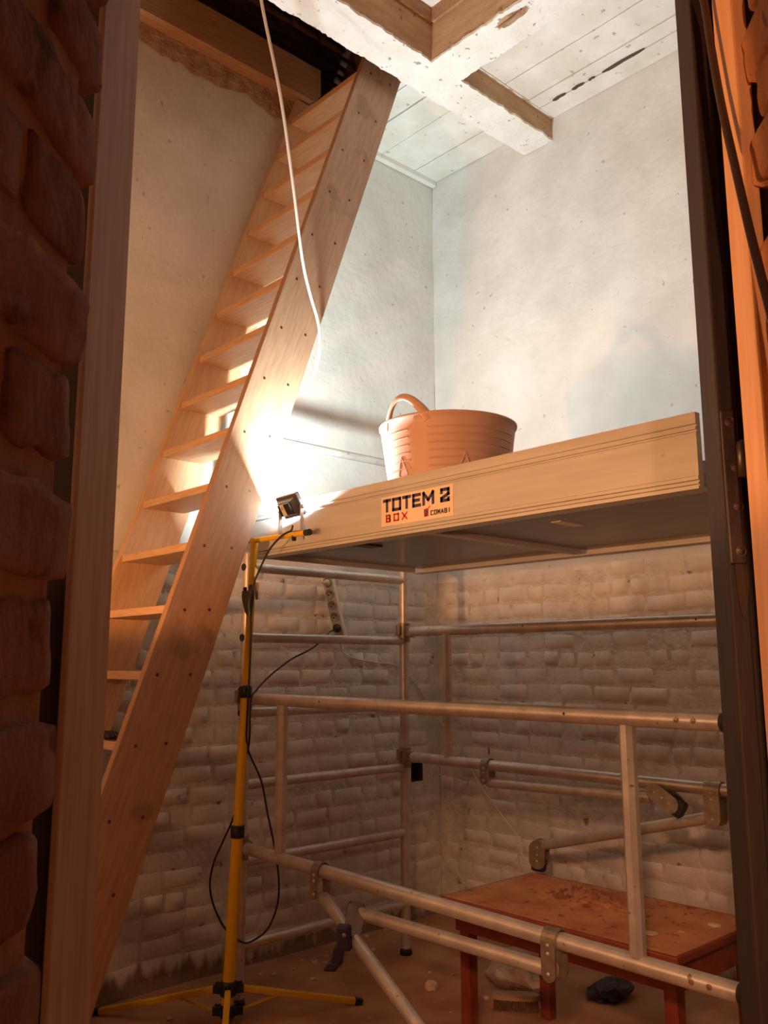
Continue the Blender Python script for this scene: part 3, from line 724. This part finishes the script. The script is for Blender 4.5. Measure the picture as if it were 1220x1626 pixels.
# ------------------------------------------------------------------ rubber tub on the platform
TC = Vector((2.585, 2.412, 1.974)); TH = 0.432
tub = empty('builders_tub', TC, 'terracotta coloured flexible rubber tub with ribbed side and looped handle on the platform', 'tub')
def tr(h): return 0.212+0.066*(h/TH)**0.85
pr = [(0.0,0.0),(tr(0)-0.012,0.0),(tr(0),0.010)]+[(tr(TH*i/10), TH*i/10) for i in range(1,10)]+[(tr(TH)-0.001,TH-0.012),(tr(TH)+0.005,TH-0.010),(tr(TH)+0.006,TH-0.002),(tr(TH)+0.002,TH),(tr(TH)-0.004,TH-0.001)]\
     +[(tr(TH*i/10)-0.006, TH*i/10) for i in range(9,0,-1)]+[(tr(0)-0.012,0.010),(0.0,0.008)]
body = MB().lathe(TC, pr, 72).build('tub_body', M['tub'], tub)
for i in range(7):
    h = TH*(0.86-0.068*i); b = MB()
    for a0, a1 in ((206,292),(150,188),(20,110)):   # interrupted rings
        pts = [TC+Vector((math.cos(math.radians(a))*(tr(h)+0.0005), math.sin(math.radians(a))*(tr(h)+0.0005), h)) for a in [a0+(a1-a0)*k/24 for k in range(25)]]
        b.tube(pts, 0.0032, 6)
    b.build('rib', M['tub'], tub)
for a in (178, 238):
    pts = []
    for da, h in ((0,0.272),(5.6,0.205),(0,0.138),(-5.6,0.205),(0,0.272)):
        pts.append(TC+Vector((math.cos(math.radians(a+da))*(tr(h)+0.0005), math.sin(math.radians(a+da))*(tr(h)+0.0005), h)))
    b = MB()
    for p, q in zip(pts, pts[1:]): b.tube([p, (p+q)/2+((p+q)/2-TC-Vector((0,0,((p+q)/2-TC).z))).normalized()*0.0012, q], 0.0030, 6)
    b.build('diamond_relief', M['tub'], tub)
for a in (183, 3):
    pts = []
    for k in range(15):
        t = k/14; da = -24+48*t; up = math.sin(math.pi*t)**0.8
        r_ = tr(TH)-0.013+0.016*up
        pts.append(TC+Vector((math.cos(math.radians(a+da))*r_, math.sin(math.radians(a+da))*r_, TH-0.032+0.104*up)))
    MB().tube(spline(pts, 3), [0.017 if k_ in (0,42) else 0.0115+0.006*abs(k_/21-1)**3 for k_ in range(43)], 10, squash=(0.75,1.35)).build('handle', M['tub'], tub)

# ------------------------------------------------------------------ tripod and work lamp
HUB = Vector((2.186,3.327,0.10)); TOP = Vector((2.200,3.230,1.993))
tp = empty('lamp_tripod', (HUB.x,HUB.y,0), 'yellow telescopic lamp tripod with black collars standing between stair and scaffold', 'tripod')
def pp(z): return HUB+(TOP-HUB)*((z-HUB.z)/(TOP.z-HUB.z))
MB().tube([pp(0.05), pp(0.755)], 0.0245, 18).build('pole_section', M['yellow'], tp)
MB().tube([pp(0.70), pp(1.335)], 0.0205, 18).build('pole_section', M['yellow'], tp)
MB().tube([pp(1.30), pp(2.00)], 0.0165, 18).build('pole_section', M['yellow'], tp)
for z, r_ in ((0.755,0.029),(1.335,0.025)):
    c = MB(); c.lathe(pp(z), [(r_-0.006,-0.028),(r_,-0.026),(r_,0.012),(r_-0.001,0.014),(r_,0.016),(r_,0.022),(r_-0.008,0.025)], 20)
    c.obox(pp(z)+Vector((0.0,0.030,0.0)), (1,0,0),(0,1,0),(0,0,1), 0.010, 0.012, 0.020, 0.004); c.build('collar', M['black'], tp)
hb = MB()
hb.lathe(HUB+Vector((0,0,0.03)), [(0.0,-0.028),(0.033,-0.026),(0.033,0.026),(0.026,0.030)], 18)
hb.lathe(HUB+Vector((0,0,-0.055)), [(0.0,-0.025),(0.031,-0.023),(0.031,0.022),(0.0,0.025)], 18)
tips = [Vector((1.822,3.770,0.012)), Vector((2.706,3.105,0.012)), Vector((1.86,2.86,0.012))]
for t in tips:
    d = t-HUB; d.z = 0; d.normalize(); sd = Vector((-d.y, d.x, 0))
    for zz in (0.030, -0.055):
        for s_ in (-1, 1): hb.obox(HUB+d*0.043+sd*s_*0.016+Vector((0,0,zz)), d, sd, (0,0,1), 0.018, 0.003, 0.018, 0.002)
hb.build('hub', M['black'], tp)
for t in tips:
    d = t-HUB; d.z = 0; d.normalize(); st_ = HUB+d*0.045+Vector((0,0,0.028))
    lg = MB(); ax = (t-st_).normalized(); sd = Vector((0,0,1)).cross(ax).normalized(); un = ax.cross(sd)
    lg.obox((st_+t)/2, ax, sd, un, (t-st_).length/2, 0.0125, 0.0125, 0.004); lo = lg.build('leg', M['yellow'], tp)
    MB().obox(t, ax, sd, un, 0.018, 0.0145, 0.0145, 0.004).build('end_cap', M['black'], lo)
    MB().obox(HUB+d*0.14+Vector((0,0,-0.035)), (d*0.19+Vector((0,0,0.045))), sd, (d*0.19+Vector((0,0,0.045))).cross(sd), 0.10, 0.009, 0.003, 0.001).build('strut', M['yellow'], tp)
BAR0 = Vector((2.2,3.245,1.990)); BAR1 = Vector((2.2,2.85,1.984))
cb = MB().tube([Vector((2.2,3.60,1.993)), BAR0, BAR1], 0.0115, 14).build('cross_bar', M['yellow'], tp)
MB().tube([BAR1+Vector((0,0.012,0)), BAR1+Vector((0,-0.016,0))], 0.0135, 14).build('end_cap', M['black'], cb)
MB().obox(BAR1+Vector((0,0.09,-0.012)), (1,0,0),(0,1,0),(0,0,1), 0.010, 0.004, 0.014, 0.002).build('wing_nut', M['black'], cb)
MB().obox(pp(1.80)+Vector((0.004,-0.036,-0.035)), (0,1,0),(1,0,0),(0,0.15,1), 0.016, 0.002, 0.038, 0.0015).build('hook_plate', M['lampsilver'], tp)

LN = LED_N; LY = Vector((0,1,0)); LY = (LY-LN*LY.dot(LN)).normalized(); LU = LN.cross(LY)    # LU: along the height of the lamp face
fl = empty('floodlight', BAR1+Vector((0,0.03,0.012)), 'small grey LED floodlight seen from behind on the tripod cross bar', 'work lamp')
b = MB().obox(LED_POS+LN*0.012, LY, LU, LN, 0.062, 0.050, 0.010, 0.003)
fr = b.build('front_frame', M['lampgrey'], fl)
for k in range(5):
    for s_ in (-1, 1):
        MB().obox(LED_POS+LN*0.012+LY*(-0.046+0.023*k)+LU*s_*0.0505, LY, LU, LN, 0.0085, 0.0014, 0.006, 0.0008).build('fin_slot', M['lampsilver'], fr)
MB().obox(LED_POS+LN*0.0225, LY, LU, LN, 0.055, 0.042, 0.001).build('glass', M['ledglass'], fl, 'glowing white lamp glass')
b = MB(); p0 = [(sx_*0.052, sy_*0.040) for sx_, sy_ in ((-1,-1),(1,-1),(1,1),(-1,1))]; p1 = [(sx_*0.040, sy_*0.029) for sx_, sy_ in ((-1,-1),(1,-1),(1,1),(-1,1))]
b.add([LED_POS+LY*x+LU*y+LN*0.003 for x, y in p0]+[LED_POS+LY*x+LU*y-LN*0.022 for x, y in p1], [(0,1,2,3),(4,5,6,7),(0,1,5,4),(1,2,6,5),(2,3,7,6),(3,0,4,7)])
b.build('housing', M['lampgrey'], fl)
b = MB().obox(LED_POS-LN*0.029, LY, LU, LN, 0.034, 0.026, 0.007, 0.002); bo = b.build('driver_box', M['black'], fl)
MB().obox(LED_POS-LN*0.0364+LY*0.008, LY, LU, LN, 0.011, 0.025, 0.0004).build('rating_label', M['cream'], bo)
b = MB(); tc_ = LED_POS-LN*0.0370+LY*0.008+LU*0.010
tri = [tc_+LU*0.007, tc_-LU*0.005+LY*0.006, tc_-LU*0.005-LY*0.006]
for p, q in zip(tri, tri[1:]+tri[:1]): b.tube([p, q], 0.0008, 5)
b.build('warning_mark', M['black'], bo)
for s_ in (-1, 1):
    e = LED_POS+LY*s_*0.067+LN*0.0-LU*0.012
    f_ = Vector((e.x, e.y, BAR1.z+0.016))
    MB().obox((e+f_)/2, (e-f_), LY, (e-f_).cross(LY), (e-f_).length/2+0.006, 0.0018, 0.010, 0.001).build('bracket_arm', M['lampsilver'], fl)
    MB().lathe(e, [(0.0,0.010),(0.006,0.010),(0.0085,0.008),(0.0085,0.0),(0.0,0.0)], 14, axis=LY*s_).build('pivot_knob', M['lampsilver'], fl)
e0 = LED_POS+LY*0.067-LU*0.012; e1 = LED_POS-LY*0.067-LU*0.012
MB().obox(Vector(((e0.x+e1.x)/2, LED_POS.y, BAR1.z+0.0155)), (0,1,0),(1,0,0),(0,0,1), 0.069, 0.010, 0.0018, 0.001).build('bracket_base', M['lampsilver'], fl)

# lamp lead down the tripod, joined to the loop and to the plug of the socket strip
lc = [(2.185,2.93,2.02),(2.178,2.93,1.999),(2.175,2.96,1.992),(2.175,3.004,1.978),(2.175,3.080,1.932),(2.172,3.147,1.851),(2.168,3.187,1.786),(2.166,3.206,1.735)]
ld = empty('lamp_lead', (2.166,3.2,0.3), 'black rubber lamp lead hanging in a loop round the yellow tripod pole', 'cable')
MB().tube(spline(lc, 6), 0.0042, 8).build('lead', M['black'], ld)
MB().obox((2.180,3.185,1.842), (0.1,0.5,-0.85),(1,0,0.1),(0.05,0.85,0.5), 0.020, 0.002, 0.014, 0.001).build('lead_tag', M['cream'], ld)
b = MB()
b.tube([(2.165,3.206,1.735),(2.165,3.203,1.70),(2.165,3.200,1.655)], [0.011,0.013,0.007], 12, squash=(1.0,1.0))
b.prism([(2.156,3.252,1.765),(2.156,3.186,1.765),(2.156,3.184,1.735),(2.156,3.198,1.668),(2.156,3.212,1.660),(2.156,3.226,1.672),(2.156,3.254,1.735)], (0.018,0,0))
b.tube([(2.165,3.243,1.74),(2.165,3.243,1.782)], 0.008, 10); b.tube([(2.165,3.198,1.73),(2.166,3.200,1.79)], 0.008, 10)
b.build('plug_coupling', M['black'], ld)
pc = [(2.165,3.199,1.660),(2.162,3.187,1.569),(2.160,3.186,1.436),(2.160,3.193,1.305),(2.165,3.205,1.201),(2.185,3.235,1.140),(2.245,3.300,1.071),(2.306,3.292,0.949),(2.341,3.291,0.814),(2.384,3.289,0.652),(2.412,3.295,0.517),(2.418,3.315,0.409),(2.399,3.355,0.314),(2.354,3.395,0.268),(2.303,3.400,0.269),(2.248,3.440,0.315),(2.207,3.480,0.409),(2.186,3.490,0.504),(2.189,3.470,0.599),(2.208,3.430,0.693),(2.227,3.396,0.774),(2.236,3.365,0.86),(2.225,3.32,1.0),(2.213,3.255,1.12),(2.205,3.240,1.289),(2.257,3.270,1.341),(2.365,3.320,1.402),(2.507,3.360,1.472),(2.660,3.400,1.524),(2.90,3.59,1.590),(3.05,3.74,1.622),(3.105,3.757,1.634)]
MB().tube(spline(pc, 6), 0.0045, 8).build('extension_lead', M['black'], ld)

# ------------------------------------------------------------------ socket strip on the back wall
ps = empty('socket_strip', (3.14,3.835,1.58), 'cream socket strip with a black plug hanging on the back wall under the platform', 'power strip')
S0 = Vector((3.066,3.785,1.932)); S1 = Vector((3.170,3.785,1.585)); SDm = (S1-S0).normalized(); SN = Vector((-0.90,-0.43,0)); SN = (SN-SDm*SN.dot(SDm)).normalized(); SS = SDm.cross(SN)
MB().obox((S0+S1)/2, SDm, SS, SN, (S1-S0).length/2, 0.031, 0.021, 0.006).build('strip_body', M['cream'], ps)
for k in range(5):
    c = S0+SDm*(0.036+0.064*k)+SN*0.0212
    so = MB().lathe(c, [(0.0,0.0006),(0.0215,0.0006),(0.0228,0.004),(0.0262,0.004),(0.0270,0.0)], 24, axis=SN).build('socket', M['ivory'], ps)
    if k in (1, 2, 3):
        for s_ in (-1, 1):
            MB().lathe(c+SN*0.0006+(SDm*0.6+SS*0.8)*s_*0.0095, [(0.0,0.0009),(0.0042,0.0009),(0.0044,0.0)], 10, axis=SN).build('pin_hole', M['black'], so)
    elif k == 0:
        b = MB().lathe(c, [(0.0,0.020),(0.014,0.019),(0.0185,0.010),(0.0185,0.0)], 20, axis=SN); b.tube(spline([c+SN*0.012, c+SN*0.014+Vector((-0.03,0,0.004)), c+SN*0.0+Vector((-0.05,0,0.025)), c+SN*-0.01+Vector((-0.058,0,0.07))], 5), [0.007,0.007,0.006,0.005,0.005]+[0.0035]*11, 8)
        b.build('cream_plug', M['cream'], so)
    else:
        b = MB().lathe(c, [(0.0,0.038),(0.010,0.037),(0.014,0.028),(0.0215,0.018),(0.0225,0.0)], 20, axis=SN); b.build('black_plug', M['black'], so)
sc = [(3.168,3.790,1.60),(3.175,3.80,1.565),(3.224,3.836,1.514),(3.317,3.836,1.480),(3.486,3.836,1.458),(3.637,3.836,1.440),(3.766,3.836,1.354),(3.90,3.836,1.225),(3.975,3.825,1.125),(3.994,3.763,1.034),(3.995,3.697,0.983),(3.995,3.599,0.863),(3.995,3.482,0.722),(3.995,3.390,0.639),(3.995,3.259,0.520),(3.995,3.208,0.461)]
MB().tube(spline(sc, 5), 0.0036, 8).build('strip_lead', M['cream'], ps)

# ------------------------------------------------------------------ white cord from above over the stair
wc = [(1.85,2.79,4.80),(1.862,2.795,4.40),(1.879,2.800,4.240),(2.001,2.820,3.863),(2.134,2.900,3.539),(2.268,3.000,3.263),(2.375,3.080,3.155),(2.456,3.120,3.050),(2.481,3.133,2.949),(2.479,3.150,2.857),(2.475,3.185,2.790),(2.47,3.22,2.76)]
MB().tube(spline(wc, 6), 0.0068, 10).build('white_cord', M['white'], None, 'white electric cord hanging down in front of the stair stringer', 'cable')

# ------------------------------------------------------------------ low red table with brick dust
tx0, tx1, ty0, ty1, tz = 2.648, 3.240, 1.535, 2.557, 0.55
tb = empty('low_table', ((tx0+tx1)/2, (ty0+ty1)/2, 0), 'low dark red painted table covered in brick dust under the scaffold', 'table')
MB().bbox((tx0,ty0,tz-0.026), (tx1,ty1,tz), 0.005).build('table_top', M['tablewood'], tb)
for lo, hi in (((tx0+0.05,ty0+0.03,0.425),(tx0+0.07,ty1-0.04,tz-0.027)),((tx1-0.07,ty0+0.03,0.425),(tx1-0.05,ty1-0.04,tz-0.027)),((tx0+0.07,ty1-0.065,0.425),(tx1-0.07,ty1-0.045,tz-0.027)),((tx0+0.07,ty0+0.035,0.425),(tx1-0.07,ty0+0.055,tz-0.027))):
    MB().bbox(lo, hi, 0.002).build('apron', M['tablewood'], tb)
for x, y in ((tx0+0.075,ty1-0.085),(tx1-0.055,ty1-0.105),(tx0+0.055,ty0+0.05),(tx1-0.055,ty0+0.05)):
    MB().bbox((x-0.024,y-0.024,0.002), (x+0.024,y+0.024,tz-0.027), 0.003).build('leg', M['tablewood'], tb)
b = MB(); n1, n2 = 60, 90; vs = []; fs = []
for j in range(n2+1):
    for i in range(n1+1):
        x = tx0+0.012+(tx1-tx0-0.024)*i/n1; y = ty0+0.012+(ty1-ty0-0.024)*j/n2
        h = 0.0025+0.0025*noise.noise(Vector((x*22,y*22,0)))
        for (cx, cy, rr_, hh) in ((3.02,2.12,0.11,0.026),(3.06,2.35,0.10,0.012),(2.98,1.98,0.09,0.018)):
            d2 = ((x-cx)**2+(y-cy)**2)/(rr_*rr_); h += hh*math.exp(-d2)*(0.7+0.9*noise.noise(Vector((x*55,y*55,3))))
        if i in (0, n1) or j in (0, n2): h = 0.0003
        vs.append((x, y, tz+max(h, 0.0004)))
for j in range(n2):
    for i in range(n1): fs.append((j*(n1+1)+i, j*(n1+1)+i+1, (j+1)*(n1+1)+i+1, (j+1)*(n1+1)+i))
b.add(vs, fs, True).build('brick_dust', M['dust'], None, 'layer of orange brick dust spread over the red table', 'dust', None, 'stuff')

def lump(name, c, r_, seed, m, flat=0.7, label=None, cat=None, group=None, sub=2, fx=1.0, fy=1.0, amp=0.35, parent=None):
    bm = bmesh.new(); bmesh.ops.create_icosphere(bm, subdivisions=sub, radius=1.0)
    zmin = 9
    for v in bm.verts:
        d = 1+amp*noise.noise(v.co*1.5+Vector((seed*7.7,0,0)))+amp*0.6*noise.noise(v.co*3.7+Vector((0,seed*3.1,0)))
        v.co = Vector((v.co.x*fx, v.co.y*fy, v.co.z*flat))*d*r_
        zmin = min(zmin, v.co.z)
    for v in bm.verts: v.co.z = max(v.co.z, zmin*0.55)
    zmin *= 0.55
    me = bpy.data.meshes.new(name); bm.to_mesh(me); bm.free(); me.materials.append(m)
    o = bpy.data.objects.new(name, me); COL.objects.link(o); o.location = Vector(c)-Vector((0,0,zmin)); o.rotation_euler = (0,0,seed*1.7)
    return tag(o, label, cat, group)
G = 'clods lying on the dusty table'
for i in range(60):
    a = R.uniform(0, 6.28); q = R.random()**0.7
    x = 3.02+0.13*q*math.cos(a); y = 2.10+0.17*q*math.sin(a)
    lump('brick_clod', (x, y, tz+0.012), R.uniform(0.004,0.012), i+1, M['clod'], 0.7, 'dark brown clod in the heap of brick dust on the red table', 'rubble', G)
lump('brick_clod', (3.085, 2.10, tz+0.004), 0.022, 61, M['clod'], 0.7, 'largest dark clod on the red table, behind the heap', 'rubble', G)
for i in range(12):
    lump('brick_clod', (R.uniform(2.75,3.18), R.uniform(1.65,2.5), tz+0.002), R.uniform(0.004,0.008), 80+i, M['clod'], 0.7, 'tiny stray clod scattered on the dusty red table', 'rubble', 'stray clods on the table')
for i, (x, y, r_) in enumerate(((2.80,1.72,0.026),(3.05,1.62,0.024),(3.12,2.42,0.008),(2.90,1.66,0.010))):
    lump('plaster_flake', (x, y, tz+0.002), r_, 40+i, M['crumb'], 0.22, 'pale plaster flake lying on the dusty red table', 'plaster flake', 'plaster flakes on the table')
# crumbs on the floor
G = 'plaster crumbs on the floor'
lump('plaster_crumb', (3.063, 3.013, 0.0), 0.030, 5, M['crumb'], 0.9, 'largest pale plaster crumb on the floor beside the table leg', 'plaster crumb', G)
fr_ = random.Random(3)
for i in range(46):
    if i < 22: x, y = fr_.uniform(2.55,3.9), fr_.uniform(3.60,3.82)
    else: x, y = fr_.uniform(1.9,3.3), fr_.uniform(2.75,3.7)
    if min((Vector((x,y,0))-Vector((t.x,t.y,0))).length for t in tips+[HUB, Vector((XN,YF,0)), Vector((XR,YF,0))]) < 0.08: continue
    lump('plaster_crumb', (x, y, -0.001), fr_.choice((0.006,0.008,0.011,0.016)), 100+i, M['crumb'], 0.6, 'small pale plaster crumb strewn on the red floor before the back wall', 'plaster crumb', G, sub=1)
lump('plaster_crumb', (2.30, 3.12, 0.0), 0.018, 71, M['crumb'], 0.4, 'flat pale crumb on the floor beside the tripod hub', 'plaster crumb', G)
# things under the table
lump('crumpled_bag', (3.40, 2.78, 0.0), 0.14, 9, M['cloth'], 0.62, 'crumpled pale plastic bag lying behind the table leg', 'bag', None, 3, 0.75, 1.25, 0.45)
lump('dark_bag', (3.56, 2.40, 0.0), 0.095, 12, M['cloth_b'], 0.5, 'crumpled dark blue bag on the floor under the table', 'bag', None, 3, 0.8, 1.1, 0.45)
br = empty('scrubbing_brush', (3.155,2.60,0), 'wooden scrubbing brush standing on its bristles under the table', 'brush')
bc = Vector((3.155,2.60,0.0)); bd = Vector((0.62,-0.78,0)).normalized(); bs_ = Vector((-bd.y,bd.x,0))
poly = [bc+bd*(0.10*math.copysign(abs(math.cos(t))**0.6, math.cos(t)))+bs_*(0.032*math.copysign(abs(math.sin(t))**0.7, math.sin(t)))+Vector((0,0,0.045)) for t in [2*math.pi*i/24 for i in range(24)]]
MB().prism(poly, (0,0,0.020)).build('back', M['brushwood'], br)
b = MB()
for i in range(26):
    for j in range(7):
        p = bc+bd*(-0.09+0.18*i/25)+bs_*(-0.024+0.048*j/6)
        q = p+Vector((R.uniform(-0.006,0.006),R.uniform(-0.006,0.006),0.003))
        b.tube([p+Vector((0,0,0.046)), q], [0.0028,0.0034], 5)
b.build('bristles', M['bristle'], br, kind='stuff')
# black rag left on a lower tread
b = MB(); b.obox((1.625,3.36,1.178), (0.3,1,0), (1,-0.3,0), (0,0,1), 0.050, 0.028, 0.014, 0.010)
for k in range(4): b.tube([(1.60+0.014*k,3.325,1.178),(1.585+0.016*k,3.285,1.181),(1.580+0.017*k,3.262,1.174)], [0.008,0.008,0.006], 8)
b.build('crumpled_rag', M['rubber'], None, 'small black rag lying on a lower stair tread beside the door lining', 'rag')
# broken patch with a rusty bar in the underside of the cross beam
b = MB(); rr = random.Random(5); cx, cy = 3.028, 2.37
ring = [(cx+0.034*math.cos(t)*(0.7+0.5*rr.random()), cy+0.12*math.sin(t)*(0.75+0.4*rr.random())) for t in [2*math.pi*i/22 for i in range(22)]]
vs = [(cx, cy, 4.5175)]+[(x, y, 4.5235) for x, y in ring]+[(cx+(x-cx)*0.6, cy+(y-cy)*0.6, 4.516+0.004*rr.random()) for x, y in ring]
fs = [(1+i, 1+(i+1) % 22, 23+(i+1) % 22, 23+i) for i in range(22)]+[(0, 23+i, 23+(i+1) % 22) for i in range(22)]
bp = b.add(vs, fs, True).build('broken_patch', M['mortar'], r2)
MB().tube([(3.022,2.44,4.514),(3.017,2.37,4.511),(3.010,2.291,4.515)], 0.0045, 8).build('rusty_bar', M['clod'], bp)
